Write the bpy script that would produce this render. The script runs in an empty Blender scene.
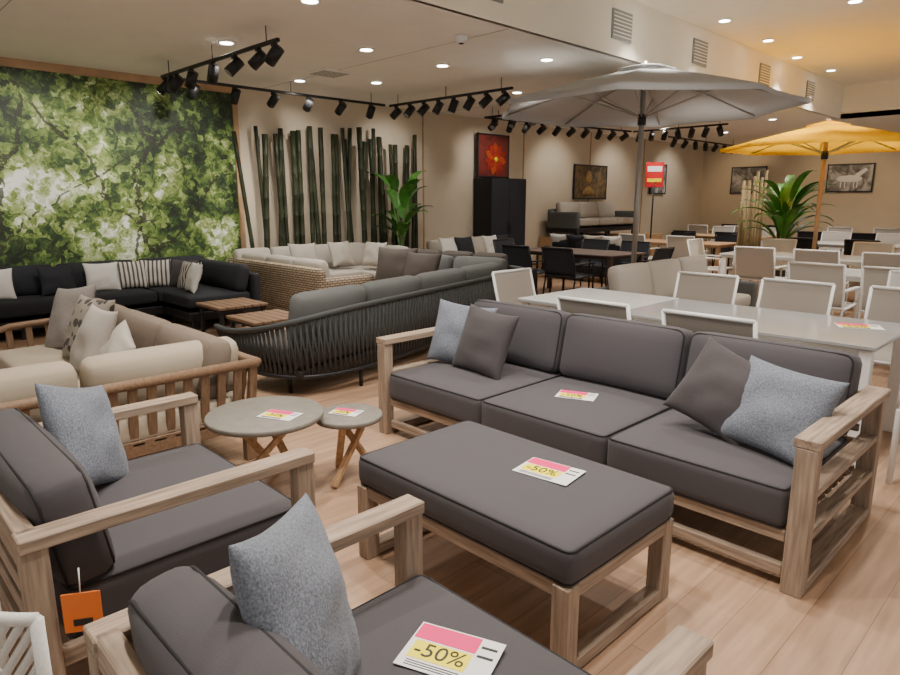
import bpy,bmesh,math,random
from mathutils import Vector,Matrix,noise
R=random.Random(7)
pi=math.pi
# ------------------------------------------------------------ materials
def nmat(name):
    m=bpy.data.materials.new(name);m.use_nodes=True
    nt=m.node_tree;return m,nt,nt.nodes,nt.links,nt.nodes['Principled BSDF']
def M(name,col,rough=.7,var=.12,scale=30,bump=0,stretch=(1,1,1),metal=0,emit=0,spec=.4,detail=4,sheen=0):
    m,nt,n,l,b=nmat(name)
    tc=n.new('ShaderNodeTexCoord');mp=n.new('ShaderNodeMapping');mp.inputs['Scale'].default_value=stretch
    l.new(tc.outputs['Object'],mp.inputs[0])
    no=n.new('ShaderNodeTexNoise');no.inputs['Scale'].default_value=scale;no.inputs['Detail'].default_value=detail
    l.new(mp.outputs[0],no.inputs['Vector'])
    cr=n.new('ShaderNodeValToRGB');cr.color_ramp.elements[0].position=.3;cr.color_ramp.elements[1].position=.7
    cr.color_ramp.elements[0].color=[c*(1-var) for c in col]+[1];cr.color_ramp.elements[1].color=[min(1,c*(1+var)) for c in col]+[1]
    l.new(no.outputs[0],cr.inputs[0]);l.new(cr.outputs[0],b.inputs['Base Color'])
    b.inputs['Roughness'].default_value=rough;b.inputs['Metallic'].default_value=metal;b.inputs['Specular IOR Level'].default_value=spec
    if bump:
        bp=n.new('ShaderNodeBump');bp.inputs['Strength'].default_value=bump;bp.inputs['Distance'].default_value=.004
        l.new(no.outputs[0],bp.inputs['Height']);l.new(bp.outputs[0],b.inputs['Normal'])
    if sheen:b.inputs['Sheen Weight'].default_value=sheen
    return m
def wood3(name,col,var=.25,rough=.6):
    return tuple(M(name+'_'+a,col,rough,var,14,.25,s,detail=8) for a,s in (('x',(.35,5,5)),('y',(5,.35,5)),('z',(5,5,.35))))
GW=wood3('weathered_teak',(.31,.235,.175),.36)
TK=wood3('teak',(.20,.122,.072))
LW=wood3('light_wood',(.46,.29,.155))
BW=wood3('dark_brown_wood',(.07,.045,.035))
CH=M('charcoal_fabric',(.062,.057,.064),.8,.12,500,.3,sheen=.08)
CH2=M('charcoal_piping',(.018,.017,.019),.8,.1,200)
BLU=M('blue_grey_melange',(.150,.168,.205),.9,.40,170,.4,sheen=.1)
DPI=M('taupe_grey_fabric',(.056,.049,.053),.9,.15,300,.3,sheen=.08)
BG=M('beige_fabric',(.39,.335,.255),.9,.08,300,.3)
LG=M('light_grey_fabric',(.39,.36,.315),.9,.08,300,.3)
MG=M('mid_grey_fabric',(.105,.11,.107),.9,.1,300,.3)
BRF=M('brown_grey_fabric',(.070,.060,.052),.9,.1,300,.3)
TAU=M('taupe_back_fabric',(.19,.15,.118),.9,.1,300,.3)
TP2=M('warm_grey_fabric',(.25,.225,.205),.9,.2,120,.3)
BLK=M('black_fabric',(.016,.018,.024),.85,.15,300,.2)
WHF=M('white_fabric',(.60,.59,.56),.9,.06,300,.2)
ROPE=M('charcoal_rope',(.046,.050,.052),.7,.3,300,.3)
DM=M('dark_metal',(.020,.020,.023),.45,.1,50,metal=.3)
WM=M('white_powder_coat',(.76,.76,.75),.4,.03,50)
SLG=M('taupe_sling_mesh',(.30,.27,.235),.7,.12,400,.2)
SLW=M('pale_sling_mesh',(.50,.49,.46),.7,.08,400,.2)
GT=M('grey_glass_top',(.31,.32,.325),.12,.04,6)
GT2=M('pale_ceramic_top',(.60,.62,.62),.18,.04,6)
CT=M('taupe_concrete_top',(.19,.175,.15),.55,.12,18)
WR=M('white_rope',(.62,.61,.58),.7,.08,200)
PB=M('black_plastic',(.010,.010,.011),.45,.1,50)
CARD=M('white_card',(.8,.8,.8),.5,.02,5);PINK=M('pink_ink',(.85,.02,.17),.5,.05,5);YEL=M('yellow_ink',(.95,.80,.0),.5,.05,5);INK=M('black_ink',(.02,.02,.02),.5,.05,5);ORG=M('orange_card',(.85,.2,.03),.5,.05,5);RED=M('red_sign_print',(.6,.015,.02),.5,.05,5)
LEAF=M('leaf_green',(.055,.21,.025),.4,.35,8);STEM=M('stem_green',(.10,.18,.05),.6,.2,8);POT=M('pot_grey',(.1,.1,.1),.6,.1,9)
BMB=M('bamboo_dark',(.027,.034,.016),.5,.55,6,.1,(1,1,.4));BMB2=M('bamboo_tan',(.26,.20,.10),.6,.3,6,0,(1,1,.4))
CHR=M('grey_metal_pole',(.35,.33,.3),.35,.05,20,metal=.5)
def emis(name,col,s):
    m,nt,n,l,b=nmat(name);b.inputs['Base Color'].default_value=(*col,1);b.inputs['Emission Color'].default_value=(*col,1);b.inputs['Emission Strength'].default_value=s;return m
LAMP=emis('lamp_glow',(1,.95,.85),18)
def weave(name,c1,c2,dark):
    m,nt,n,l,b=nmat(name)
    tc=n.new('ShaderNodeTexCoord');sp=n.new('ShaderNodeSeparateXYZ');l.new(tc.outputs['Object'],sp.inputs[0])
    a=n.new('ShaderNodeMath');a.operation='ADD';l.new(sp.outputs[0],a.inputs[0]);l.new(sp.outputs[1],a.inputs[1])
    c=n.new('ShaderNodeCombineXYZ');l.new(a.outputs[0],c.inputs[0]);l.new(sp.outputs[2],c.inputs[1])
    br=n.new('ShaderNodeTexBrick');br.inputs['Scale'].default_value=1;br.inputs['Brick Width'].default_value=.075;br.inputs['Row Height'].default_value=.03;br.inputs['Mortar Size'].default_value=.0055
    br.inputs['Color1'].default_value=(*c1,1);br.inputs['Color2'].default_value=(*c2,1);br.inputs['Mortar'].default_value=(*dark,1)
    l.new(c.outputs[0],br.inputs[0]);l.new(br.outputs[0],b.inputs['Base Color'])
    bp=n.new('ShaderNodeBump');bp.inputs['Strength'].default_value=.6;bp.inputs['Distance'].default_value=.008;bp.invert=True
    l.new(br.outputs[1],bp.inputs['Height']);l.new(bp.outputs[0],b.inputs['Normal']);b.inputs['Roughness'].default_value=.7
    return m
RAT=weave('rattan_weave',(.42,.33,.23),(.31,.235,.16),(.06,.042,.03))
def stripes(name,c1,c2,sc):
    m,nt,n,l,b=nmat(name);tc=n.new('ShaderNodeTexCoord');wv=n.new('ShaderNodeTexWave');wv.bands_direction='X';wv.inputs['Scale'].default_value=sc
    l.new(tc.outputs['Object'],wv.inputs[0]);cr=n.new('ShaderNodeValToRGB');cr.color_ramp.interpolation='CONSTANT'
    cr.color_ramp.elements[0].color=(*c1,1);cr.color_ramp.elements[1].position=.6;cr.color_ramp.elements[1].color=(*c2,1)
    l.new(wv.outputs[0],cr.inputs[0]);l.new(cr.outputs[0],b.inputs['Base Color']);b.inputs['Roughness'].default_value=.9;return m
STR=stripes('striped_fabric',(.5,.47,.43),(.07,.065,.06),6)
def patt(name,c1,c2,sc):
    m,nt,n,l,b=nmat(name);tc=n.new('ShaderNodeTexCoord');v=n.new('ShaderNodeTexVoronoi');v.inputs['Scale'].default_value=sc;l.new(tc.outputs['Object'],v.inputs[0])
    cr=n.new('ShaderNodeValToRGB');cr.color_ramp.interpolation='CONSTANT';cr.color_ramp.elements[0].color=(*c1,1);cr.color_ramp.elements[1].position=.42;cr.color_ramp.elements[1].color=(*c2,1)
    l.new(v.outputs['Distance'],cr.inputs[0]);l.new(cr.outputs[0],b.inputs['Base Color']);b.inputs['Roughness'].default_value=.9;return m
STR2=patt('patterned_fabric',(.055,.048,.042),(.27,.24,.20),14)
def cloth(name,col,tr=.35):
    m,nt,n,l,b=nmat(name)
    out=n['Material Output'];n.remove(b)
    no=n.new('ShaderNodeTexNoise');no.inputs['Scale'].default_value=3
    cr=n.new('ShaderNodeValToRGB');cr.color_ramp.elements[0].color=[c*.93 for c in col]+[1];cr.color_ramp.elements[1].color=[min(1,c*1.05) for c in col]+[1]
    l.new(no.outputs[0],cr.inputs[0])
    d=n.new('ShaderNodeBsdfDiffuse');t=n.new('ShaderNodeBsdfTranslucent');mx=n.new('ShaderNodeMixShader');mx.inputs[0].default_value=tr
    l.new(cr.outputs[0],d.inputs[0]);l.new(cr.outputs[0],t.inputs[0]);l.new(d.outputs[0],mx.inputs[1]);l.new(t.outputs[0],mx.inputs[2]);l.new(mx.outputs[0],out.inputs[0])
    return m
CAN=cloth('grey_canopy_cloth',(.42,.425,.43),.10);YCAN=cloth('yellow_canopy_cloth',(.92,.50,.0),.35)
def planks():
    m,nt,n,l,b=nmat('oak_plank_floor')
    tc=n.new('ShaderNodeTexCoord');mp=n.new('ShaderNodeMapping');mp.inputs['Rotation'].default_value=(0,0,pi/2)
    l.new(tc.outputs['Object'],mp.inputs[0])
    br=n.new('ShaderNodeTexBrick');br.inputs['Scale'].default_value=1;br.inputs['Brick Width'].default_value=1.6;br.inputs['Row Height'].default_value=.19
    br.inputs['Mortar Size'].default_value=.0015;br.inputs['Color1'].default_value=(.44,.285,.185,1);br.inputs['Color2'].default_value=(.375,.24,.155,1);br.inputs['Mortar'].default_value=(.2,.12,.08,1);br.offset=.37
    l.new(mp.outputs[0],br.inputs[0])
    m2=n.new('ShaderNodeMapping');m2.inputs['Scale'].default_value=(12,1,1);l.new(tc.outputs['Object'],m2.inputs[0])
    no=n.new('ShaderNodeTexNoise');no.inputs['Scale'].default_value=2.5;no.inputs['Detail'].default_value=9;l.new(m2.outputs[0],no.inputs[0])
    cr=n.new('ShaderNodeValToRGB');cr.color_ramp.elements[0].position=.3;cr.color_ramp.elements[1].position=.7;cr.color_ramp.elements[0].color=(.72,.70,.68,1);cr.color_ramp.elements[1].color=(1.1,1.1,1.1,1)
    l.new(no.outputs[0],cr.inputs[0])
    mx=n.new('ShaderNodeMix');mx.data_type='RGBA';mx.blend_type='MULTIPLY';mx.inputs[0].default_value=1
    l.new(br.outputs[0],mx.inputs[6]);l.new(cr.outputs[0],mx.inputs[7]);l.new(mx.outputs[2],b.inputs['Base Color'])
    b.inputs['Roughness'].default_value=.36
    return m
FLOOR=planks()
WALL=M('cream_wall_paint',(.58,.505,.39),.8,.03,3)
CEIL=M('ceiling_paint',(.86,.82,.75),.9,.02,3)
CEILW=M('raised_ceiling_paint',(.86,.80,.67),.9,.02,3)
WTRIM=M('pine_trim',(.42,.27,.15),.6,.15,5)
VENT=M('vent_grey',(.25,.25,.24),.5,.05,5)
LINE=M('ceiling_joint',(.5,.47,.42),.8,.05,5)
def mural():
    m,nt,n,l,b=nmat('forest_mural_print')
    tc=n.new('ShaderNodeTexCoord')
    def ma(op,a,bv=0,cv=None):
        q=n.new('ShaderNodeMath');q.operation=op
        for i,x in enumerate((a,bv) if cv is None else (a,bv,cv)):
            if isinstance(x,(int,float)):q.inputs[i].default_value=x
            else:l.new(x,q.inputs[i])
        return q.outputs[0]
    def nz(sc,det,off=0):
        mp=n.new('ShaderNodeMapping');mp.inputs['Location'].default_value=(off,off,off);l.new(tc.outputs['Object'],mp.inputs[0])
        q=n.new('ShaderNodeTexNoise');q.inputs['Scale'].default_value=sc;q.inputs['Detail'].default_value=det;l.new(mp.outputs[0],q.inputs[0]);return q
    n1=nz(.9,4,2.0);n2=nz(3.2,6,5);n3=nz(7,4)
    sc=n.new('ShaderNodeVectorMath');sc.operation='SCALE';sc.inputs['Scale'].default_value=.25
    wr=n.new('ShaderNodeVectorMath');wr.operation='ADD';l.new(n3.outputs['Color'],sc.inputs[0]);l.new(tc.outputs['Object'],wr.inputs[0]);l.new(sc.outputs[0],wr.inputs[1])
    def vor(s_):
        v=n.new('ShaderNodeTexVoronoi');v.inputs['Scale'].default_value=s_;l.new(wr.outputs[0],v.inputs[0])
        sp=n.new('ShaderNodeSeparateColor');l.new(v.outputs['Color'],sp.inputs[0]);return sp.outputs[0]
    s=ma('ADD',ma('MULTIPLY',n1.outputs[0],.85),ma('MULTIPLY',n2.outputs[0],.75))
    s=ma('ADD',s,ma('MULTIPLY',vor(11),.26));s=ma('ADD',s,ma('MULTIPLY',vor(24),.16));s=ma('SUBTRACT',s,.53)
    def glow(y,z,r,k):
        d=n.new('ShaderNodeVectorMath');d.operation='DISTANCE';l.new(tc.outputs['Object'],d.inputs[0]);d.inputs[1].default_value=(0,y+3.5,z)
        return ma('MULTIPLY',ma('MAXIMUM',ma('SUBTRACT',1,ma('DIVIDE',d.outputs['Value'],r)),0),k)
    for g in ((2.05,1.65,.65,.36),(2.3,2.45,.5,.2),(3.1,1.05,.7,.26),(3.75,1.9,.55,.26),(2.9,2.0,.5,.14),(4.4,1.0,.5,.14),(.5,1.5,1,.25)):s=ma('ADD',s,glow(*g))
    cr=n.new('ShaderNodeValToRGB');e=cr.color_ramp.elements
    e[0].position=.28;e[0].color=(.008,.016,.006,1);e[1].position=.90;e[1].color=(.85,.92,.85,1)
    for p,c in ((.42,(.022,.046,.014)),(.50,(.05,.10,.022)),(.58,(.12,.20,.04)),(.67,(.24,.33,.085)),(.76,(.45,.54,.27))):
        k=e.new(p);k.color=(*c,1)
    l.new(s,cr.inputs[0])
    sep=n.new('ShaderNodeSeparateXYZ');l.new(tc.outputs['Object'],sep.inputs[0]);nb=nz(1.3,5,9);nb2=nz(14,3,4)
    col=cr.outputs[0]
    for (y0,sl,w) in((5.2,.35,.028),(6.6,-.7,.02),(7.6,.9,.022),(5.8,1.6,.014),(6.9,.15,.035),(4.3,-1.1,.018)):
        q=ma('ADD',ma('SUBTRACT',ma('SUBTRACT',sep.outputs[1],y0),ma('MULTIPLY',ma('SUBTRACT',sep.outputs[2],1.5),sl)),ma('MULTIPLY',ma('SUBTRACT',nb.outputs[0],.5),1.1))
        q=ma('LESS_THAN',ma('ABSOLUTE',q),w*(1+abs(sl)*.4))
        q=ma('MULTIPLY',q,ma('GREATER_THAN',nb2.outputs[0],.43))
        mx=n.new('ShaderNodeMix');mx.data_type='RGBA';l.new(ma('MULTIPLY',q,.85),mx.inputs[0]);l.new(col,mx.inputs[6]);mx.inputs[7].default_value=(.022,.020,.014,1);col=mx.outputs[2]
    l.new(col,b.inputs['Base Color']);b.inputs['Roughness'].default_value=.6
    return m
MUR=mural()
def art(name,cols,sc):
    m,nt,n,l,b=nmat(name);tc=n.new('ShaderNodeTexCoord');no=n.new('ShaderNodeTexNoise');no.inputs['Scale'].default_value=sc;no.inputs['Detail'].default_value=5;no.inputs['Distortion'].default_value=1.5
    l.new(tc.outputs['Object'],no.inputs[0]);cr=n.new('ShaderNodeValToRGB');e=cr.color_ramp.elements
    e[0].position=.35;e[0].color=(*cols[0],1);e[1].position=.65;e[1].color=(*cols[-1],1)
    for i,c in enumerate(cols[1:-1]):
        k=e.new(.35+.3*(i+1)/(len(cols)-1));k.color=(*c,1)
    l.new(no.outputs[0],cr.inputs[0]);l.new(cr.outputs[0],b.inputs['Base Color']);b.inputs['Roughness'].default_value=.5;return m
ART1=art('red_art',((.08,.012,.01),(.18,.02,.015),(.12,.02,.02)),3)
ART2=art('brown_art',((.03,.03,.015),(.12,.08,.04),(.2,.13,.06)),4)
ART3=art('grey_art',((.05,.05,.05),(.2,.2,.2),(.5,.5,.5)),3)
REDI=M('petal_red',(.30,.02,.01),.5,.3,20);ORI=M('petal_orange',(.42,.06,.012),.5,.2,20);GOLD=M('statue_gold',(.35,.22,.08),.5,.3,10)
# ------------------------------------------------------------ builder
def T(x=0,y=0,z=0,rz=0,rx=0,ry=0):
    return Matrix.Translation((x,y,z))@Matrix.Rotation(math.radians(rz),4,'Z')@Matrix.Rotation(math.radians(rx),4,'X')@Matrix.Rotation(math.radians(ry),4,'Y')
class B:
    def __init__(s):s.v=[];s.f=[];s.m=[];s.s=[];s.mats=[];s.T=Matrix.Identity(4)
    def mi(s,m):
        if m not in s.mats:s.mats.append(m)
        return s.mats.index(m)
    def add(s,vs,fs,m,smooth=True,X=None):
        o=len(s.v);X=s.T@X if X is not None else s.T
        s.v+=[X@Vector(p) for p in vs];k=s.mi(m)
        for f in fs:s.f.append([i+o for i in f]);s.m.append(k);s.s.append(smooth)
    def box(s,c,d,m,b=.004,X=None):
        if isinstance(m,tuple):m=m[max(range(3),key=lambda i:d[i])]
        h=[x/2 for x in d];b=min(b,min(h)*.6);vs=[];ix={}
        for sx in(-1,1):
            for sy in(-1,1):
                for sz in(-1,1):
                    for a in range(3):
                        p=[(h[i]-(0 if i==a else b))*(sx,sy,sz)[i] for i in range(3)]
                        ix[(sx,sy,sz,a)]=len(vs);vs.append(p)
        fs=[]
        for a in range(3):
            for sg in(-1,1):
                q=[]
                for u,w in((-1,-1),(1,-1),(1,1),(-1,1)):
                    k=[0,0,0];k[a]=sg;k[(a+1)%3]=u;k[(a+2)%3]=w;q.append(ix[(*k,a)])
                fs.append(q if sg>0 else q[::-1])
        for a in range(3):
            b2=(a+1)%3;c2=(a+2)%3
            for s1 in(-1,1):
                for s2 in(-1,1):
                    k1=[0,0,0];k1[b2]=s1;k1[c2]=s2;k2=k1[:];k1[a]=-1;k2[a]=1
                    fs.append([ix[(*k1,b2)],ix[(*k2,b2)],ix[(*k2,c2)],ix[(*k1,c2)]])
        for sx in(-1,1):
            for sy in(-1,1):
                for sz in(-1,1):fs.append([ix[(sx,sy,sz,a)] for a in range(3)])
        Y=Matrix.Translation(c) if X is None else X@Matrix.Translation(c)
        s.add(vs,fs,m,False,Y)
    def cush(s,c,d,m,r=.05,puff=.015,X=None,n=9,pipe=None,sq=0):
        h=[x/2 for x in d];r=min(r,min(h)*.98);vs=[];fs=[];key={}
        g=[math.sin((-1+2*i/n)*pi/2) for i in range(n+1)]
        def V(p):
            k=tuple(round(x,5) for x in p)
            if k in key:return key[k]
            q=[p[i]*h[i] for i in range(3)];cl=[max(-(h[i]-r),min(h[i]-r,q[i])) for i in range(3)]
            dv=Vector([q[i]-cl[i] for i in range(3)])
            e=Vector(cl)+(dv.normalized()*r if dv.length>1e-9 else dv)
            mn=d.index(min(d))
            o=[i for i in range(3) if i!=mn]
            fa=(1-(e[o[0]]/h[o[0]])**2)*(1-(e[o[1]]/h[o[1]])**2)
            e[mn]+=puff*fa*(e[mn]/h[mn])
            key[k]=len(vs);vs.append(e);return key[k]
        for a in range(3):
            for sg in(-1,1):
                for i in range(n):
                    for j in range(n):
                        q=[]
                        for u,w in((g[i],g[j]),(g[i+1],g[j]),(g[i+1],g[j+1]),(g[i],g[j+1])):
                            p=[0,0,0];p[a]=sg;p[(a+1)%3]=u;p[(a+2)%3]=w;q.append(V(p))
                        fs.append(q if sg>0 else q[::-1])
        Y=Matrix.Translation(c) if X is None else X@Matrix.Translation(c)
        s.add(vs,fs,m,True,Y)
        if pipe:
            mn=d.index(min(d));o=[i for i in range(3) if i!=mn];rr=r
            for sg in((-1,1) if pipe[1] else (1,)):
                pts=[]
                ins=r*.3
                for qx,qy,a0 in((1,1,0),(-1,1,90),(-1,-1,180),(1,-1,270)):
                    for t in range(5):
                        a=math.radians(a0+t*22.5);p=[0,0,0]
                        p[o[0]]=qx*(h[o[0]]-rr)+(rr-ins)*math.cos(a);p[o[1]]=qy*(h[o[1]]-rr)+(rr-ins)*math.sin(a);p[mn]=sg*(h[mn]-ins)
                        pts.append(p)
                s.tube(pts,.0055,pipe[0],True,5,Y)
    def pillow(s,w,h,t,m,X=None,n=14,seed=0):
        vs=[];fs=[]
        for sg in(-1,1):
            o=len(vs)
            for i in range(n+1):
                for j in range(n+1):
                    u=math.sin((-1+2*i/n)*pi/2);v=math.sin((-1+2*j/n)*pi/2)
                    th=t/2*max(0,(1-u**2)*(1-v**2))**.42
                    x=w/2*u*(1-.09*(1-v*v));z=h/2*v*(1-.09*(1-u*u))
                    nz=noise.noise(Vector((u*2+seed*3.1,v*2,sg*5+seed)))*.028*(1-u**4)*(1-v**4)
                    vs.append((x,sg*(th+nz*(th>0.002)),z))
            for i in range(n):
                for j in range(n):
                    q=[o+i*(n+1)+j,o+(i+1)*(n+1)+j,o+(i+1)*(n+1)+j+1,o+i*(n+1)+j+1]
                    fs.append(q if sg<0 else q[::-1])
        s.add(vs,fs,m,True,X)
    def tube(s,path,r,m,closed=False,seg=8,X=None,rs=None):
        P=[Vector(p) for p in path];N=len(P);vs=[];fs=[];up=None
        for i,p in enumerate(P):
            a=P[(i-1)%N] if (closed or i>0) else p;b=P[(i+1)%N] if (closed or i<N-1) else p
            t=(b-a).normalized()
            if up is None:
                up=Vector((0,0,1)) if abs(t.z)<.9 else Vector((1,0,0))
            s1=t.cross(up)
            if s1.length<1e-4:s1=t.orthogonal()
            s1.normalize();up=s1.cross(t).normalized()
            rr=rs[i] if rs else r
            for k in range(seg):
                an=2*pi*k/seg;vs.append(p+(s1*math.cos(an)+up*math.sin(an))*rr)
        for i in range(N if closed else N-1):
            for k in range(seg):
                fs.append([i*seg+k,i*seg+(k+1)%seg,((i+1)%N)*seg+(k+1)%seg,((i+1)%N)*seg+k])
        if not closed:
            fs.append(list(range(seg))[::-1]);fs.append([(N-1)*seg+k for k in range(seg)])
        s.add(vs,fs,m,True,X)
    def lathe(s,prof,m,c=(0,0,0),seg=32,X=None,smooth=True):
        vs=[];fs=[]
        for r,z in prof:
            for k in range(seg):
                a=2*pi*k/seg;vs.append((c[0]+r*math.cos(a),c[1]+r*math.sin(a),c[2]+z))
        n=len(prof)
        for i in range(n-1):
            for k in range(seg):fs.append([i*seg+k,i*seg+(k+1)%seg,(i+1)*seg+(k+1)%seg,(i+1)*seg+k])
        fs.append(list(range(seg))[::-1]);fs.append([(n-1)*seg+k for k in range(seg)])
        s.add(vs,fs,m,smooth,X)
    def beam(s,a,b,w,t,m):
        a=Vector(a);b=Vector(b);d=b-a;L=d.length
        X=Matrix.Translation((a+b)/2)@d.to_track_quat('Z','Y').to_matrix().to_4x4()
        s.box((0,0,0),(w,t,L),m[2] if isinstance(m,tuple) else m,X=X)
    def leaf(s,base,az,el,L,W,m,droop=.6,X=None,n=10,stem=0):
        vs=[];fs=[];p=Vector(base);d0=Vector((math.cos(az),math.sin(az),0));side=Vector((-math.sin(az),math.cos(az),0))
        e=el;st=L/n
        for i in range(n+1):
            t=i/n;w=W/2*(math.sin(pi*min(1,t*.93+.05))**.8);up=(-d0*math.sin(e)+Vector((0,0,1))*math.cos(e))
            vs+=[p-side*w+up*w*.25,p,p+side*w+up*w*.25]
            p=p+(d0*math.cos(e)+Vector((0,0,1))*math.sin(e))*st;e-=droop*2.2/n*(.4+t)
        for i in range(n):
            for k in(0,1):fs.append([i*3+k,i*3+k+1,i*3+k+4,i*3+k+3])
        s.add(vs,fs,m,True,X)
    def done(s,name,loc=(0,0,0),rz=0,recalc=True):
        me=bpy.data.meshes.new(name);me.from_pydata([tuple(v) for v in s.v],[],s.f)
        for m in s.mats:me.materials.append(m)
        me.polygons.foreach_set('material_index',s.m);me.polygons.foreach_set('use_smooth',s.s);me.update()
        bm=bmesh.new();bm.from_mesh(me);bmesh.ops.remove_doubles(bm,verts=bm.verts,dist=1e-5)
        if recalc:bmesh.ops.recalc_face_normals(bm,faces=bm.faces)
        bm.to_mesh(me);bm.free()
        return inst(me,name,loc,rz)
def inst(me,name,loc,rz=0):
    o=bpy.data.objects.new(name,me);o.location=loc;o.rotation_euler=(0,0,math.radians(rz));bpy.context.collection.objects.link(o);return o
def box(name,x0,x1,y0,y1,z0,z1,m):
    b=B();b.box(((x1-x0)/2,(y1-y0)/2,(z1-z0)/2),(x1-x0,y1-y0,z1-z0),m,b=.001);return b.done(name,(x0,y0,z0))
# ------------------------------------------------------------ room
HC=3.2;HR=3.85
box('floor',-9.75,4,-3.5,20.7,-.1,0,FLOOR)
box('wall_left',-9.75,-9.55,-3.5,20.7,0,HC,WALL)
box('wall_back',-9.55,4,20.5,20.7,0,HC,WALL)
box('ceiling',-9.75,-4.44,-3.5,20.7,HC,HC+.1,CEIL)
box('ceiling_raised',-4.44,4,-3.5,15.6,HR,HR+.1,CEILW)
box('ceiling_far',-4.44,4,15.6,20.7,HC,HC+.1,CEIL)
box('trim_step_face',-4.48,-4.42,-3.5,15.6,HC,HR,CEILW)
box('trim_step_end',-4.44,4,15.6,15.66,HC,HR,CEILW)
box('trim_mural_top',-9.55,-9.5,-3.5,4.85,HC-.1,HC,WTRIM)
box('trim_mural_side',-9.55,-9.5,4.78,4.86,0,HC-.1,WTRIM)
box('baseboard_left',-9.55,-9.53,4.9,20.5,0,.1,WTRIM)
box('forest_mural',-9.548,-9.52,-3.5,4.78,.02,HC-.1,MUR)
for i,y in enumerate((8.6,11.6,14.2,16.8)):box('trim_%d'%(i+1),-9.55,-9.535,y,y+.03,.1,HC,WTRIM)
for i,y in enumerate((1.5,5.2,9)):box('trim_%d'%(i+10),-9.5,-4.5,y,y+.012,HC-.004,HC,LINE)
for y in (4.6,6.9,8.9,11.2,13.4):
    b=B();b.box((0,0,0),(.02,.42,.32),VENT)
    for k in range(7):b.box((.014,0,-.12+k*.04),(.012,.38,.012),CEILW)
    b.done('air_vent',(-4.41,y+.2,3.53))
b=B();b.box((0,0,0),(.4,.4,.02),CEIL)
for k in range(8):b.box((0,-.17+k*.05,-.012),(.36,.015,.01),VENT)
b.done('ceiling_air_grille',(-7.6,5.2,HC-.012))
db=B();db.lathe([(.085,0),(.085,-.008),(.07,-.012)],WM,seg=20);db.lathe([(.068,-.0125),(.068,-.015)],LAMP,seg=20)
me=None
DL=[(-6.96,3.48),(-6.18,4.74),(-6.22,5.95),(-7.74,6.1),(-8.37,5.24),(-5.1,6.6),(-5.06,3.3),(-6.9,8.2),(-5.2,9.2),(-7.2,10.6),(-5.6,11.8),(-7.2,13.4),(-5.4,14.6),(-5.2,1.4),(-7.2,16.5),(-5.2,18.2)]
DR=[(-4.05,7.3),(-4.03,8.94),(-4.04,10.46),(-4.15,12.0),(-4.1,13.6),(-2.6,9.2),(-2.6,12.8),(-1,9),(-2.2,2.6),(-1.1,3.0),(-2.0,1.2),(-.8,1.0),(-3.4,1.9),(-2.4,5.0),(-1,6)]
for x,y in DL:
    if me is None:o=db.done('ceiling_downlight',(x,y,HC));me=o.data
    else:inst(me,'ceiling_downlight',(x,y,HC))
for x,y in DR:inst(me,'ceiling_downlight',(x,y,HR))
b=B();b.lathe([(.07,0),(.07,-.03),(.05,-.06),(.02,-.075)],WM,seg=20);b.lathe([(.03,-.07),(.02,-.08)],PB,seg=12);b.done('ceiling_camera_dome',(-5.03,5.08,HC))  # domed camera on the ceiling, dark lens at the bottom
def spot(x,y,z,e,tgt=None,ang=120,blend=.8,r=.05,col=(1,.92,.825)):
    d=bpy.data.lights.new('downlight_lamp','SPOT');d.energy=e;d.spot_size=math.radians(ang);d.spot_blend=blend;d.shadow_soft_size=r;d.color=col
    o=bpy.data.objects.new('downlight_lamp',d);o.location=(x,y,z);bpy.context.collection.objects.link(o)
    if tgt:o.rotation_euler=(Vector(tgt)-Vector((x,y,z))).to_track_quat('-Z','Y').to_euler()
for x,y in DL:spot(x,y,HC-.03,165)
for x,y in DR:spot(x,y,HR-.03,270,ang=80 if x<-4 else 115)
spot(-3.0,10.6,HR-.05,260,(-3.5,11.4,2.6),80)
# ------------------------------------------------------------ track lights
def track(name,a,b_,n,aim,ts=None):
    z=HC-.16;b=B();a=Vector((*a,z));e=Vector((*b_,z));d=(e-a)
    b.beam(a,e,.035,.035,PB)
    for t in(.08,.5,.92):
        p=a+d*t;b.tube([p,p+Vector((0,0,.16))],.006,PB,seg=6)
    for i in range(n):
        t=ts[i] if ts else (i+.5)/n
        p=a+d*t
        ad=Vector(aim)+Vector((R.uniform(-.35,.35),R.uniform(-.35,.35),R.uniform(-.2,.1)));ad.normalize()
        c=p+Vector((0,0,-.12))
        b.box(p+Vector((0,0,-.03)),(.05,.05,.04),PB)
        b.tube([p,p+Vector((0,0,-.1))],.008,PB,seg=6)
        b.tube([c-ad*.08,c+ad*.1],.058,PB,seg=14)
        b.tube([c+ad*.095,c+ad*.104],.045,LAMP if R.random()<.12 else VENT,seg=12)
    b.done(name)
track('track_spotlight_rail',(-8.55,3.4),(-5.85,3.45),8,(-.5,-.3,-.7),ts=[.03,.09,.15,.3,.5,.68,.86,.97])
track('track_spotlight_rail',(-8.55,3.5),(-8.55,6.9),6,(-.8,.1,-.6))
track('track_spotlight_rail',(-8.55,7.0),(-6.05,7.1),8,(-.3,-.5,-.7))
track('track_spotlight_rail',(-8.5,9.2),(-7.9,13.3),10,(-.8,.1,-.6))
track('track_spotlight_rail',(-8.5,9.2),(-6.2,9.2),5,(.3,-.5,-.7))
track('track_spotlight_rail',(-7.9,13.4),(-5.8,13.4),7,(-.3,.5,-.7))
track('track_spotlight_rail',(-7.9,15),(-7.9,19),7,(-.5,.5,-.7))
for y in(0.5,2.2,3.8):spot(-7.6,y,3.0,150,(-9.5,y,1.7),80,.7)
for y in(5.5,7.5,10,12.5,15,18):spot(-8.2,y,3.0,60,(-9.5,y+.2,1.9),90,.8)
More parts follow.
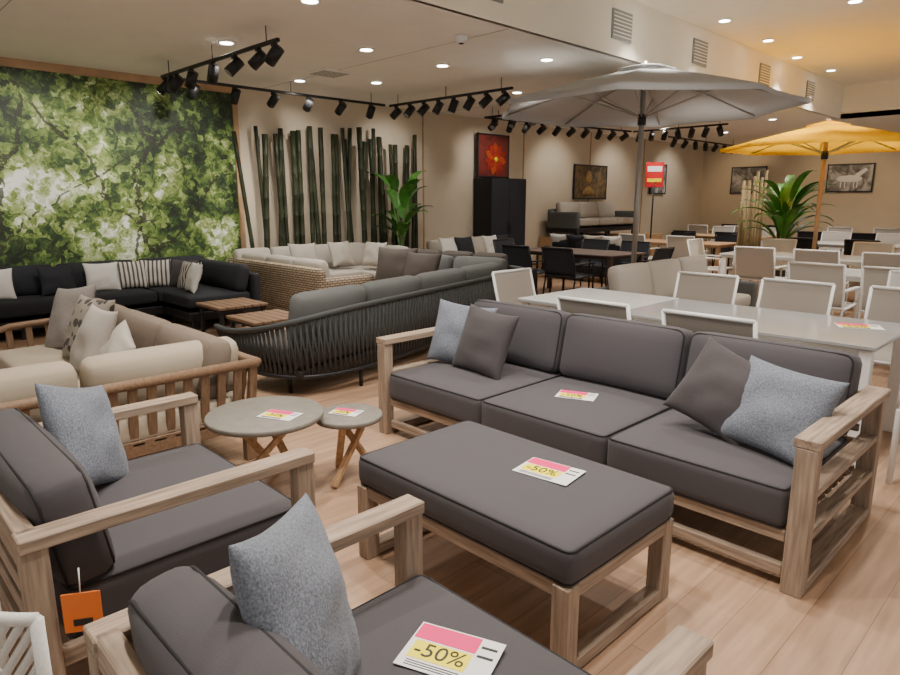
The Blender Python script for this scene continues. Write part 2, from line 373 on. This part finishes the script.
for x in(-8,-5.5,-3,0):spot(x,18.5,3.0,60,(x,20.5,1.6),100,.8,col=(1,.72,.42))
# ------------------------------------------------------------ weathered teak lounge set
PP=(CH2,True)
def arm(b,x,D,w=.06,shelf=False):
    h=.66
    b.box((x,0,h-.02),(w+.02,D,.04),GW)
    for y in(-D/2+.035,D/2-.035):b.box((x,y,(h-.04)/2),(w,.07,h-.04),GW)
    b.box((x,0,.03),(w,D-.14,.05),GW)
    if shelf:
        for z in(.24,.42):b.box((x,0,z),(w*.9,D-.14,.03),GW)
    else:
        b.box((x,0,.26),(w*.5,D-.14,.06),GW)
b=B();L=2.69;D=1.03
arm(b,-L/2+.045,D,.08,True);arm(b,L/2-.045,D,.08,True)
iw=L-.19;ox=0
b.box((ox,-D/2+.05,.225),(iw,.035,.05),GW);b.box((ox,-D/2+.05,.075),(iw,.035,.05),GW)
b.box((ox,D/2-.05,.225),(iw,.035,.05),GW);b.box((ox,D/2-.05,.6),(iw,.035,.07),GW)
for k in range(4):b.box((ox,D/2-.05,.3+.075*k),(iw,.02,.04),GW)
for k in range(9):b.box((ox,-D/2+.13+.095*k,.235),(iw,.06,.018),GW)
cw=iw/3
for i in range(3):
    cx=ox-iw/2+cw*(i+.5)
    b.cush((cx,-.085,.345),(cw-.004,.84,.18),CH,.035,.022,pipe=PP)
    b.cush((0,0,0),(cw-.01,.17,.42),CH,.06,.03,X=T(cx,.33,.635,rx=-12),pipe=PP)
b.done('outdoor_sofa',(-2.02,3.12,0))
# ottoman
b=B();W=1.12;D=.70
for sx in(-1,1):
    x=sx*(W/2-.035)
    for sy in(-1,1):b.box((x,sy*(D/2-.035),.17),(.065,.07,.34),GW)
    b.box((x,0,.03),(.06,D-.13,.05),GW);b.box((x,0,.315),(.06,D-.13,.05),GW)
for sy in(-1,1):
    b.box((0,sy*(D/2-.03),.315),(W-.13,.04,.05),GW);b.box((0,sy*(D/2-.16),.24),(W-.13,.03,.04),GW)
for k in range(5):b.box((0,-.22+.11*k,.325),(W-.12,.06,.015),GW)
b.cush((0,0,.408),(W+.01,D+.0,.135),CH,.038,.018,pipe=PP,n=10)
b.done('ottoman',(-1.615,1.905,0))
def armchair(loc,W=1.0):
    b=B();D=.92
    b.T=T(rz=180)
    arm(b,-W/2+.035,D);arm(b,W/2-.035,D)
    iw=W-.13
    b.box((0,-D/2+.06,.235),(iw,.035,.06),GW);b.box((0,D/2-.03,.625),(W-.1,.05,.07),GW);b.box((0,D/2-.03,.245),(iw,.035,.06),GW)
    for z in(.34,.43,.52):b.box((0,D/2-.03,z),(iw,.02,.05),GW)
    for k in range(8):b.box((0,-D/2+.12+.095*k,.25),(iw,.06,.018),GW)
    b.cush((0,-.05,.345),(iw-.005,.80,.18),CH,.035,.025,pipe=PP)
    b.cush((0,0,0),(iw-.01,.17,.37),CH,.065,.035,X=T(0,.30,.595,rx=-10),pipe=PP)
    return b.done('lounge_armchair',loc)
armchair((-2.46,.74,0),1.06);armchair((-.95,.76,0),.96)
def pil(x,y,z,w,h,t,m,rz=0,rx=-18,ry=0,seed=0,name='throw_pillow'):
    b=B();b.pillow(w,h,t,m,seed=seed);o=b.done(name);o.matrix_world=T(x,y,z,rz,rx,ry);return o
pil(-3.08,3.12,.65,.46,.44,.15,BLU,rz=16,rx=-20,ry=4,seed=1)
pil(-2.80,3.05,.65,.45,.44,.16,DPI,rz=-2,rx=-20,ry=4,seed=2)
pil(-1.22,3.02,.655,.43,.41,.17,DPI,rz=4,rx=-28,ry=20,seed=3)
pil(-.96,2.98,.635,.45,.42,.17,BLU,rz=-8,rx=-30,ry=5,seed=4)
pil(-2.70,.66,.655,.40,.43,.15,BLU,rz=138,rx=-20,ry=18,seed=5)
pil(-1.12,.65,.665,.46,.46,.15,BLU,rz=135,rx=-18,ry=14,seed=6)
def tag(x,y,z,rz,w=.21,h=.15,txt='-50%'):
    b=B();b.box((0,0,.001),(w,h,.002),CARD,.0003)
    b.box((-w*.12,h*.30,.0025),(w*.72,h*.34,.001),PINK,.0002);b.box((-w*.10,-h*.10,.0025),(w*.66,h*.38,.001),YEL,.0002)
    for k in range(3):b.box((-w*.1,-h*(.35+.045*k),.0025),(w*.6,h*.015,.001),INK,.0001)
    for k in range(2):b.box((w*.36,h*(.3-.2*k),.0025),(w*.18,h*.05,.001),INK,.0001)
    cu=bpy.data.curves.new('tagtext','FONT');cu.body=txt;cu.size=h*.4;cu.align_x='CENTER';cu.align_y='CENTER';cu.extrude=.0004
    to=bpy.data.objects.new('tagtext',cu);bpy.context.collection.objects.link(to);bpy.context.view_layer.update()
    me=bpy.data.meshes.new_from_object(to.evaluated_get(bpy.context.evaluated_depsgraph_get()))
    b.add([tuple(v.co) for v in me.vertices],[list(p.vertices) for p in me.polygons],INK,False,T(-w*.10,-h*.1,.0036))
    bpy.data.objects.remove(to)
    b.done('price_tag',(x,y,z),rz)
tag(-1.46,1.98,.494,8,.24,.17);tag(-2.05,3.02,.457,22,.22,.15);tag(-1.0,.98,.461,22,.23,.17)
# ------------------------------------------------------------ coffee tables
def ctable(name,x,y,r,h,rz):
    b=B();b.lathe([(r-.006,h-.03),(r,h-.024),(r,h-.005),(r-.006,h)],CT,seg=56)
    for k in range(3):
        a=math.radians(120*k);p=Vector((math.cos(a),math.sin(a),0));q=Vector((math.cos(a+2.4),math.sin(a+2.4),0))
        b.beam(p*r*.85+Vector((0,0,.012)),q*r*.55+Vector((0,0,h-.03)),.038,.028,LW[2])
    b.lathe([(r*.55,h-.045),(r*.55,h-.03)],LW[0],seg=24)
    return b.done(name,(x,y,0),rz)
ctable('round_coffee_table',-3.04,1.60,.305,.45,20);ctable('round_side_table',-2.88,2.02,.19,.385,50)
tag(-2.94,1.63,.452,25,.20,.13);tag(-2.90,2.02,.387,25,.17,.11)
# ------------------------------------------------------------ sectional pieces
def seg(b,X,L,D,kind,fab,nc,back=True,arms=(0,0),bh=.42,sh=.40,backfab=None,fr=None):
    """length along X centred, back at +Y"""
    T0=b.T;b.T=T0@X
    bf=backfab or fab
    if kind=='rattan':
        b.cush((0,0,.15),(L,D,.26),RAT,.05,.0)
        if back:b.cush((0,D/2-.06,.40),(L,.14,.62),RAT,.06,0)
        for s_ in(0,1):
            if arms[s_]:b.cush(((-1,1)[s_]*(L/2-.07),0,.33),(.15,D,.50),RAT,.06,0)
    elif kind=='dark':
        b.box((0,0,.17),(L,D,.10),DM)
        for x in(-L/2+.08,0,L/2-.08):
            for y in(-D/2+.08,D/2-.08):b.box((x,y,.06),(.05,.05,.12),DM)
        if back:b.cush((0,D/2-.05,.42),(L,.10,.44),fr or BLK,.04,0)
        for s_ in(0,1):
            if arms[s_]:b.cush(((-1,1)[s_]*(L/2-.06),0,.38),(.12,D,.40),fr or BLK,.04,0)
    elif kind=='teak':
        W=fr or TK
        b.box((0,-D/2+.03,.24),(L,.05,.07),W);b.box((0,D/2-.06,.24),(L,.04,.09),W)
        for k in range(7):b.box((0,-D/2+.12+(D-.24)*k/6,.265),(L-.06,.07,.018),W)
        for x in(-L/2+.04,L/2-.04):
            for y in(-D/2+.05,D/2-.06):b.beam((x,y,0),(x,y,.28),.05,.05,W)
        if back:
            b.tube([(-L/2,D/2-.0,.61),(L/2,D/2-.0,.61)],.028,W[0],seg=10)
            n=int(L/.10)
            for k in range(n+1):
                x=-L/2+.03+(L-.06)*k/n;b.beam((x,D/2-.06,.27),(x,D/2-.0,.60),.05,.018,W)
        for s_ in(0,1):
            if arms[s_]:
                x=(-1,1)[s_]*(L/2)
                b.tube([(x,D/2,.61),(x,-D/2+.15,.58),(x,-D/2+.04,.55),(x,-D/2+.03,.48),(x,-D/2+.04,.0)],.026,W[1],seg=10)
                for k in range(6):
                    y=-D/2+.14+(D-.24)*k/5;b.beam((x,y,.27),(x,y,.57),.018,.045,W)
    aw=[.14 if arms[i] and kind!='teak' else .03 for i in(0,1)]
    x0=-L/2+aw[0];x1=L/2-aw[1];cw=(x1-x0)/nc;bd=.12 if back else 0
    for i in range(nc):
        cx=x0+cw*(i+.5)
        b.cush((cx,-bd/2,sh-.06),(cw-.008,D-bd-.02,.15),fab,.04,.02,n=7)
        if back and bh:b.cush((0,0,0),(cw-.02,.17,bh),bf,.07,.03,X=T(cx,D/2-bd-.09,sh+bh/2-.0,rx=-12),n=7)
    b.T=T0
b=B()
seg(b,T(-3.95,.46,0,-90),2.7,.92,'teak',BG,3,bh=.35,arms=(1,0))
seg(b,T(-4.75,1.34,0,0),2.5,.92,'teak',BG,3,bh=.37,arms=(1,0),backfab=TAU)
b.done('teak_corner_sofa')
pil(-4.62,1.24,.65,.46,.46,.15,LG,rz=2,rx=-24,seed=11);pil(-5.60,1.36,.66,.54,.52,.15,TP2,rz=12,rx=-22,ry=-8,seed=12)
pil(-5.08,1.34,.65,.50,.48,.15,STR2,rz=10,rx=-22,seed=13);pil(-4.14,1.22,.62,.46,.36,.14,LG,rz=-6,rx=-30,ry=14,seed=14)
b=B();seg(b,T(-8.98,1.6,0,90),5.0,.95,'dark',BLK,5,bh=.38,arms=(1,0),backfab=BLK)
seg(b,T(-8.35,3.62,0,0),1.35,.95,'dark',BLK,1,bh=.36,arms=(0,0),backfab=BLK)
b.done('charcoal_corner_sofa')
for i,(x,y,m,rz) in enumerate(((-8.98,1.45,WHF,85),(-8.98,2.6,WHF,80),(-9.0,2.95,STR,80),(-8.95,3.25,STR,65),(-8.65,3.5,DPI,30),(-8.35,3.45,STR,10),(-8.1,3.4,WHF,-8),(-9.0,2.1,BLK,90))):
    pil(x,y,.60,.40,.38,.13,m,rz=rz,rx=-20,seed=20+i)
for (x,y,rz) in((-7.3,3.5,0),(-6.2,3.35,0)):
    b=B()
    for k in range(6):b.box((0,-.26+.104*k,.345),(.62,.094,.03),TK)
    b.box((0,0,.315),(.58,.58,.03),DM)
    for sx in(-1,1):
        for sy in(-1,1):b.box((sx*.26,sy*.26,.15),(.04,.04,.30),DM)
    b.done('low_slatted_table',(x,y,0),rz)
b=B();seg(b,T(-9.0,5.75,0,90),2.5,.95,'rattan',LG,4,bh=.42,sh=.42)
seg(b,T(-8.1,4.95,0,180),2.3,.9,'rattan',LG,3,bh=.38,sh=.42,arms=(1,0))
seg(b,T(-8.75,6.75,0,0),1.5,.85,'rattan',LG,2,bh=.40,sh=.42,arms=(0,1))
b.done('rattan_corner_sofa')
for i,(x,y,rz) in enumerate(((-8.9,5.5,80),(-8.9,6.2,95),(-8.4,6.5,10))):pil(x,y,.70,.45,.42,.14,LG,rz=rz,rx=-20,seed=30+i)
# rope sofa
b=B()
pl=[(-5.55,2.50,.45),(-5.1,2.40,.48),(-4.66,2.42,.55),(-4.36,2.56,.63),(-4.24,2.92,.70),(-4.32,3.5,.72),(-4.53,4.3,.72),(-4.76,5.2,.72),(-4.93,5.9,.72),(-5.03,6.2,.72),(-5.3,6.38,.72),(-5.8,6.36,.72),(-6.9,6.1,.72)]
def smooth(P,it=2):
    for _ in range(it):
        Q=[P[0]]
        for a,c in zip(P,P[1:]):
            a=Vector(a);c=Vector(c);Q+=[a*.75+c*.25,a*.25+c*.75]
        Q.append(P[-1]);P=Q
    return [Vector(p) for p in P]
top=smooth(pl);bot=[]
cen=Vector((-5.6,4.4,0))
for p in top:
    d=(cen-p);d.z=0;d.normalize();q=p+d*.07;bot.append(Vector((q.x,q.y,.17)))
b.tube(top,.024,ROPE,seg=10);b.tube(bot,.02,DM,seg=8)
Ls=[0]
for a,c in zip(top,top[1:]):Ls.append(Ls[-1]+(c-a).length)
def at(P,s_):
    for i in range(len(Ls)-1):
        if Ls[i+1]>=s_:
            t=(s_-Ls[i])/(Ls[i+1]-Ls[i]+1e-9);return P[i].lerp(P[i+1],t)
    return P[-1]
n=int(Ls[-1]/.024)
for k in range(n+1):
    s_=Ls[-1]*k/n;s2=max(0,min(Ls[-1],s_+(.05 if k%2 else -.05)))
    a=at(top,s_);c=at(bot,s2);b.tube([a,a.lerp(c,.5),c],.0105,ROPE,seg=5)
for (x,y) in((-4.60,2.66),(-4.36,3.2),(-4.66,4.4),(-4.98,5.8),(-5.5,2.65),(-5.45,3.5),(-5.7,5.4),(-6.8,6.0)):
    b.tube([(x,y,0),(x,y,.22)],.016,DM,seg=8)
b.T=T(-5.08,4.26,0,-77)
b.box((.05,-.05,.20),(3.4,.74,.05),DM)
for i in range(4):
    cx=-1.17+.83*i
    b.cush((cx,-.08,.31),(.82,.76,.17),BRF,.05,.02,n=7)
    b.cush((0,0,0),(.82,.19,.46),MG,.085,.04,X=T(cx,.235,.61,rx=-10),n=8)
b.T=T(-6.1,5.82,0,13)
b.box((0,-.0,.20),(1.6,.8,.05),DM)
for i in range(2):
    b.cush((-.4+.8*i,-.05,.31),(.78,.8,.17),BRF,.05,.02,n=7);b.cush((0,0,0),(.78,.2,.46),MG,.09,.04,X=T(-.4+.8*i,.27,.61,rx=-12),n=7)
b.T=Matrix.Identity(4)
b.done('rope_corner_sofa')
pil(-6.6,5.45,.69,.6,.55,.2,BRF,rz=20,rx=-18,seed=40);pil(-6.15,5.5,.67,.55,.5,.18,BRF,rz=10,rx=-18,seed=41)
# ------------------------------------------------------------ dining chairs
def dchair(frame,sling,arms=True,h=.90):
    b=B();w=.27
    for s_ in(-1,1):
        x=s_*w
        b.tube([(x,-.25,0),(x,-.25,.42),(x,-.24,.46)],.016,frame)
        b.tube([(x,.30,0),(x,.22,.42),(x,.25,.6),(x,.33,h)],.013,frame)
        b.tube([(x,-.25,.44),(x,.23,.42)],.016,frame)
        if arms:b.box((x,.0,.625),(.045,.52,.022),frame);b.tube([(x,-.25,.44),(x,-.245,.62)],.015,frame)
    b.tube([(-w,.33,h),(w,.33,h)],.013,frame);b.tube([(-w,-.25,.44),(w,-.25,.44)],.015,frame);b.tube([(-w,.23,.44),(w,.23,.44)],.012,frame)
    vs=[];fs=[]
    pr=[(-.25,.45),(-.1,.435),(.1,.43),(.2,.44),(.235,.5),(.25,.6),(.29,.75),(.325,h-.01)]
    for y,z in pr:
        for k in range(5):vs.append((-w+.01+(2*w-.02)*k/4,y,z-.012*(1-((k-2)/2)**2)*(1 if y<.2 else 0)))
    for i in range(len(pr)-1):
        for k in range(4):fs.append([i*5+k,i*5+k+1,i*5+k+6,i*5+k+5])
    b.add(vs,fs,sling)
    return b
o=dchair(WM,SLG).done('dining_chair',(-2.38,3.96,0),180);CM=o.data
for x,y,rz in((-1.6,3.96,180),(-2.55,5.40,0),(-1.80,5.40,0),(-3.66,4.72,90),(-.46,4.40,-90),(-1.02,5.48,0),(-.30,5.25,-80)):
    inst(CM,'dining_chair',(x,y,0),rz)
def dtable(name,x,y,L,D,top,leg,h=.74,split=0):
    b=B();b.box((0,0,h-.012),(L,D,.024),top,.004)
    if split:b.box((-L/2+split/2,0,h+.002),(split,D,.006),GT2,.002)
    b.box((0,0,h-.045),(L-.1,D-.1,.045),leg)
    for sx in(-1,1):
        for sy in(-1,1):b.box((sx*(L/2-.06),sy*(D/2-.06),(h-.03)/2),(.07,.07,h-.03),leg)
    return b.done(name,(x,y,0))
dtable('dining_table',-2.18,4.70,2.62,.98,GT,WM,split=.95)
tag(-1.12,4.85,.742,25,.26,.18)
dtable('dining_table',-3.1,10.75,2.6,1.0,GT2,WM)
CM2=dchair(WM,SLW).done('dining_chair',(-3.6,9.85,0),180).data
for x,y,rz in((-2.8,9.85,180),(-2.0,9.9,180),(-4.1,11.6,0),(-2.7,11.6,0),(-1.9,11.6,0),(-4.75,10.8,90),(-1.2,6.9,0),(-.6,7.4,20),(-1.5,7.85,180),(-2.2,7.85,180)):inst(CM2,'dining_chair',(x,y,0),rz)
dtable('dining_table',-1.8,8.6,1.8,.9,GT2,WM)
b=B();seg(b,T(0,0,0,90),2.4,.85,'dark',LG,3,bh=.46,sh=.42,arms=(1,1),fr=MG);b.done('grey_lounge_sofa',(-3.45,7.05,0))
dtable('dark_dining_table',-6.2,9.0,1.9,1.0,BW[0],BW)
CM3=dchair(DM,BLK,h=.86).done('black_dining_chair',(-6.6,8.2,0),180).data
for x,y,rz in((-5.8,8.2,180),(-6.6,9.8,0),(-5.8,9.8,0),(-7.5,9.0,90),(-5.0,9.0,-90)):inst(CM3,'black_dining_chair',(x,y,0),rz)
for i,(x,y) in enumerate(((-6.2,12.6),(-3.7,14.4),(-6.6,15.6),(-.9,14.2),(-4.4,17.2),(-1.6,17.5),(-7.6,18.4))):
    dtable('wooden_dining_table' if i%2==0 else 'pale_dining_table',x,y,2.0,.95,LW[0] if i%2==0 else GT2,LW if i%2==0 else WM)
    for k in(-.5,.5):
        inst(CM3 if i%3 else CM2,'garden_chair',(x+k,y-.75,0),180);inst(CM2 if i%3 else CM3,'garden_chair',(x+k,y+.75,0),0)
b=B();seg(b,T(0,0,0,90),2.0,.9,'dark',LG,3,bh=.42,sh=.42,arms=(1,1));b.done('black_garden_sofa',(-8.6,8.95,0))
for i in range(5):pil(-8.45+.05*(i%2),8.25+.36*i,.70,.45,.43,.14,(WHF,BLK,LG)[i%3],rz=90+R.uniform(-12,12),rx=-20,seed=50+i)
b=B();seg(b,T(0,0,0,180),1.9,.85,'dark',BLK,3,bh=.42,arms=(1,1));b.done('charcoal_garden_sofa',(-7.3,11.1,0),0)
for i in range(4):pil(-7.9+.4*i,10.85,.70,.45,.43,.14,(WHF,BLK,LG)[i%3],rz=180+R.uniform(-12,12),rx=-20,seed=60+i)
box('display_platform',-9.5,-8.3,12.2,15.8,0,.72,LW[1])
b=B();seg(b,T(0,0,0,90),2.6,.85,'dark',LG,3,bh=.4,arms=(1,1),fr=MG);b.done('display_sofa',(-8.95,13.6,.72))
b=B();seg(b,T(0,0,0,180),2.0,.85,'dark',BRF,3,bh=.42,arms=(1,1));b.done('brown_garden_sofa',(-6.9,7.1,0),10)
# free-standing red sale sign
b=B();b.lathe([(.22,0),(.22,.02),(.03,.04)],DM,seg=24);b.tube([(0,0,.02),(0,0,1.95)],.018,DM,seg=8);b.box((0,0,2.12),(.40,.02,.55),RED)
b.box((0,-.013,2.25),(.32,.004,.12),CARD,.001);b.box((0,-.013,2.0),(.32,.004,.08),YEL,.001);b.done('sale_sign_stand',(-7.6,13.9,0),40)
# cabinet & pictures
b=B();b.box((0,0,1.0),(.5,1.1,2.0),DM,.006)
b.box((.252,-.275,1.0),(.012,.535,1.94),BLK);b.box((.252,.275,1.0),(.012,.535,1.94),BLK)
for s_ in(-.04,.04):b.tube([(.27,s_,.9),(.27,s_,1.15)],.008,DM,seg=6)
b.done('black_wardrobe_cabinet',(-9.28,10.55,0))
def pic(name,x,y,z,w,h,axis,m,fr=DM,kind=None):
    b=B()
    b.box((0,0,0),(w,.03,h),m,.002)
    for s_ in(-1,1):b.box((0,-.004,s_*h/2),(w+.04,.045,.03),fr);b.box((s_*w/2,-.004,0),(.03,.045,h+.04),fr)
    if kind=='flower':
        for k in range(11):
            a=2*pi*k/11
            X=T(.05,-.020-.0012*k,-.06)@Matrix.Rotation(a,4,'Y')
            b.add([(0,0,0),(.08,0,.16),(.06,0,.27),(0,0,.34),(-.06,0,.27),(-.08,0,.16)],[[0,1,2,3,4,5]],REDI if k%3 else ORI,False,X)
        b.lathe([(.05,0),(.05,.012)],YEL,X=T(.05,-.038,-.06,rx=90),seg=16)
    if kind=='buddha':
        b.lathe([(.02,-.12),(.12,-.05),(.13,.06),(.09,.15),(.03,.20)],GOLD,X=Matrix.Translation((-.1,-.02,.08))@Matrix.Diagonal((1,.06,1,1)),seg=20)
        b.lathe([(.26,-.22),(.24,-.1),(.07,-.02),(.06,.0)],GOLD,X=Matrix.Translation((-.1,-.02,-.10))@Matrix.Diagonal((1,.04,1,1)),seg=20)
    if kind=='horse':
        b.lathe([(.02,-.34),(.10,-.24),(.14,0),(.12,.2),(.04,.3)],CARD,X=Matrix.Translation((0,-.02,-.02))@Matrix.Rotation(pi/2,4,'Y')@Matrix.Diagonal((.7,.04,1,1)),seg=16)
        b.add([(.2,-.03,0),(.42,-.03,.2),(.36,-.03,.26),(.12,-.03,.1)],[[0,1,2,3]],CARD,False)
        for q in(-.2,-.1,.12,.2):b.box((q,-.03,-.16),(.03,.004,.2),CARD,.0005)
    b.done(name,(x,y,z),90 if axis=='Y' else 0)
pic('red_flower_painting',-9.45,10.5,2.46,.95,.85,'Y',ART1,kind='flower')
pic('buddha_painting',-9.5,14.2,2.0,1.4,.8,'Y',ART2,kind='buddha');pic('framed_print',-9.5,17.6,2.15,.85,.8,'Y',ART3)
pic('horse_photograph',-5.4,20.46,2.15,1.1,.72,'X',ART3,kind='horse');pic('framed_beach_photograph',-8.1,20.46,2.15,1.0,.75,'X',ART3);pic('framed_print',-2.6,20.46,2.1,1.0,.7,'X',ART2)
# bamboo poles
b=B();n=29
for k in range(n):
    y=4.95+3.35*k/(n-1)+R.uniform(-.045,.045);x=-9.40+R.uniform(-.05,.05);h=2.62+R.uniform(-.12,.16);lean=R.uniform(-.16,.16)
    if k==0:lean=-.28
    P=[];rs=[];r=R.uniform(.032,.050);N=9
    for i in range(N):
        z=h*i/(N-1)
        for dz,q in((-.012,1),(0,1.13),(.012,1)):
            if 0<i<N-1 or dz==0:P.append((x,y+lean*z/h,z+dz));rs.append(r*q*(1-.15*z/h))
    b.tube(P,r,BMB,seg=10,rs=rs)
b.done('bamboo_pole_screen')
b=B()
for k in range(9):
    y=k*.13;b.tube([(0,y,0),(R.uniform(-.04,.04),y+R.uniform(-.06,.06),2.0+R.uniform(-.2,.2))],.03,BMB2,seg=8)
b.done('bamboo_stick_divider',(-5.0,12.4,0))
def plant(name,x,y,n,L,W,h0,pot=.2,droop=.6,ph=.45,ang=(.7,1.35)):
    b=B();b.lathe([(pot*.7,0),(pot,ph*.9),(pot,ph),(pot*.85,ph),(pot*.85,ph-.04)],POT,seg=24)
    for k in range(n):
        az=2*pi*k/n*1.618*2.1+R.uniform(-.2,.2);el=R.uniform(*ang);t=R.uniform(.3,1);hz=h0*t
        d=Vector((math.cos(az),math.sin(az),0));base=Vector((0,0,ph-.05));tip=base+Vector((0,0,hz))+d*hz*.14
        b.tube([base,base.lerp(tip,.5)-d*.03,tip],.012,STEM,seg=6)
        b.leaf(tip,az,el,L*R.uniform(.75,1.1),W,LEAF,droop)
    return b.done(name,(x,y,0),recalc=False)
plant('banana_plant',-8.9,7.5,15,.60,.24,1.35,droop=.75,ang=(.85,1.4))
plant('potted_palm',-4.2,12.3,38,.95,.15,1.25,.24,droop=.9)
def umbrella(name,x,y,R0,zr,za,m,pole,rot=12,vent=True):
    b=B();n=8;C=6;K=8
    def surf(R0,z0,z1,m,sag):
        vs=[];fs=[]
        for i in range(K+1):
            t=i/K
            for j in range(n*C):
                a=2*pi*j/(n*C);ph=(j%C)/C;mid=math.cos(pi/n)/math.cos(pi*(ph*2-1)/n)
                rr=R0*t*mid*(1-.03*t*math.sin(pi*ph));z=z1-(z1-z0)*(t**1.12)-sag*math.sin(pi*ph)*t*(1-t)*.5
                vs.append((rr*math.cos(a),rr*math.sin(a),z))
        for i in range(K):
            for j in range(n*C):fs.append([i*n*C+j,i*n*C+(j+1)%(n*C),(i+1)*n*C+(j+1)%(n*C),(i+1)*n*C+j])
        o=len(vs);base=K*n*C
        for j in range(n*C):
            v=vs[base+j];vs.append((v[0],v[1],v[2]-.05))
        for j in range(n*C):fs.append([base+j,base+(j+1)%(n*C),o+(j+1)%(n*C),o+j])
        b.add(vs,fs,m,True)
    surf(R0,zr,za,m,.06)
    if vent:surf(R0*.2,za-.03,za+.04,m,0)
    for k in range(n):
        a=2*pi*k/n;d=Vector((math.cos(a),math.sin(a),0))
        b.tube([Vector((0,0,za-.05)),d*R0*.5+Vector((0,0,za-(za-zr)*.5**1.12-.03)),d*R0*.985+Vector((0,0,zr-.015))],.011,CHR,seg=6)
        b.tube([Vector((0,0,zr-.12)),d*R0*.5+Vector((0,0,za-(za-zr)*.5**1.12-.04))],.009,CHR,seg=6)
    b.tube([(0,0,0),(0,0,za+.06)],.032,pole,seg=14)
    b.lathe([(.05,zr-.2),(.05,zr-.08)],PB,seg=12);b.lathe([(.27,0),(.27,.06),(.05,.08),(.05,.3)],POT,seg=28)
    return b.done(name,(x,y,0),rot,recalc=False)
umbrella('grey_parasol',-4.20,7.3,1.76,2.63,3.08,CAN,CHR,rot=22)
umbrella('yellow_parasol',-3.42,11.5,1.52,2.38,2.72,YCAN,LW[2],rot=20)
# white woven chair corner lower left
b=B()
def wp(u,v):
    a=math.radians(-50+100*u);return Vector((.36*math.sin(a),.12*(1-math.cos(a))*3,.30+.46*v))
for s_ in range(0,23):
    for dr in(1,-1):
        P=[]
        for k in range(11):
            v=k/10;u=s_/22+dr*v*.5
            if 0<=u<=1:P.append(wp(u,v)+Vector((0,.006*dr,0)))
        if len(P)>1:b.tube(P,.009,WR,seg=6)
for v in(0,1):b.tube([wp(u/16,v) for u in range(17)],.013,WR,seg=8)
for s_ in(0,1):b.tube([wp(s_,0),wp(s_,1)],.013,WR,seg=8)
for u in(.0,1):
    p=wp(u,0);b.tube([p,(p.x,p.y,0)],.014,WR,seg=8);b.tube([(p.x,p.y-.42,.26),(p.x,p.y-.42,0)],.014,WR,seg=8)
b.cush((0,-.10,.33),(.5,.40,.08),WHF,.035,.01,n=6)
b.done('white_woven_chair',(-1.63,.08,0),0)
b=B();b.box((0,0,0),(.10,.004,.12),ORG,.001);b.box((0,-.003,-.03),(.05,.002,.02),INK,.0003);b.tube([(0,0,.06),(0,.01,.13)],.002,CARD,seg=5)
b.done('hanging_tag',(-1.885,.40,.42),60)
# ------------------------------------------------------------ world & camera
w=bpy.data.worlds.new('World');bpy.context.scene.world=w;w.use_nodes=True
w.node_tree.nodes['Background'].inputs[0].default_value=(1,.95,.89,1);w.node_tree.nodes['Background'].inputs[1].default_value=.78
cd=bpy.data.cameras.new('camera');cd.lens=26;cd.sensor_width=36;cd.clip_start=.05;cd.clip_end=200
co=bpy.data.objects.new('camera',cd);bpy.context.collection.objects.link(co);co.location=(0,0,1.55)
fw=Vector((-.715*.978,.699*.978,-.206));co.rotation_euler=fw.to_track_quat('-Z','Y').to_euler()
bpy.context.scene.camera=co
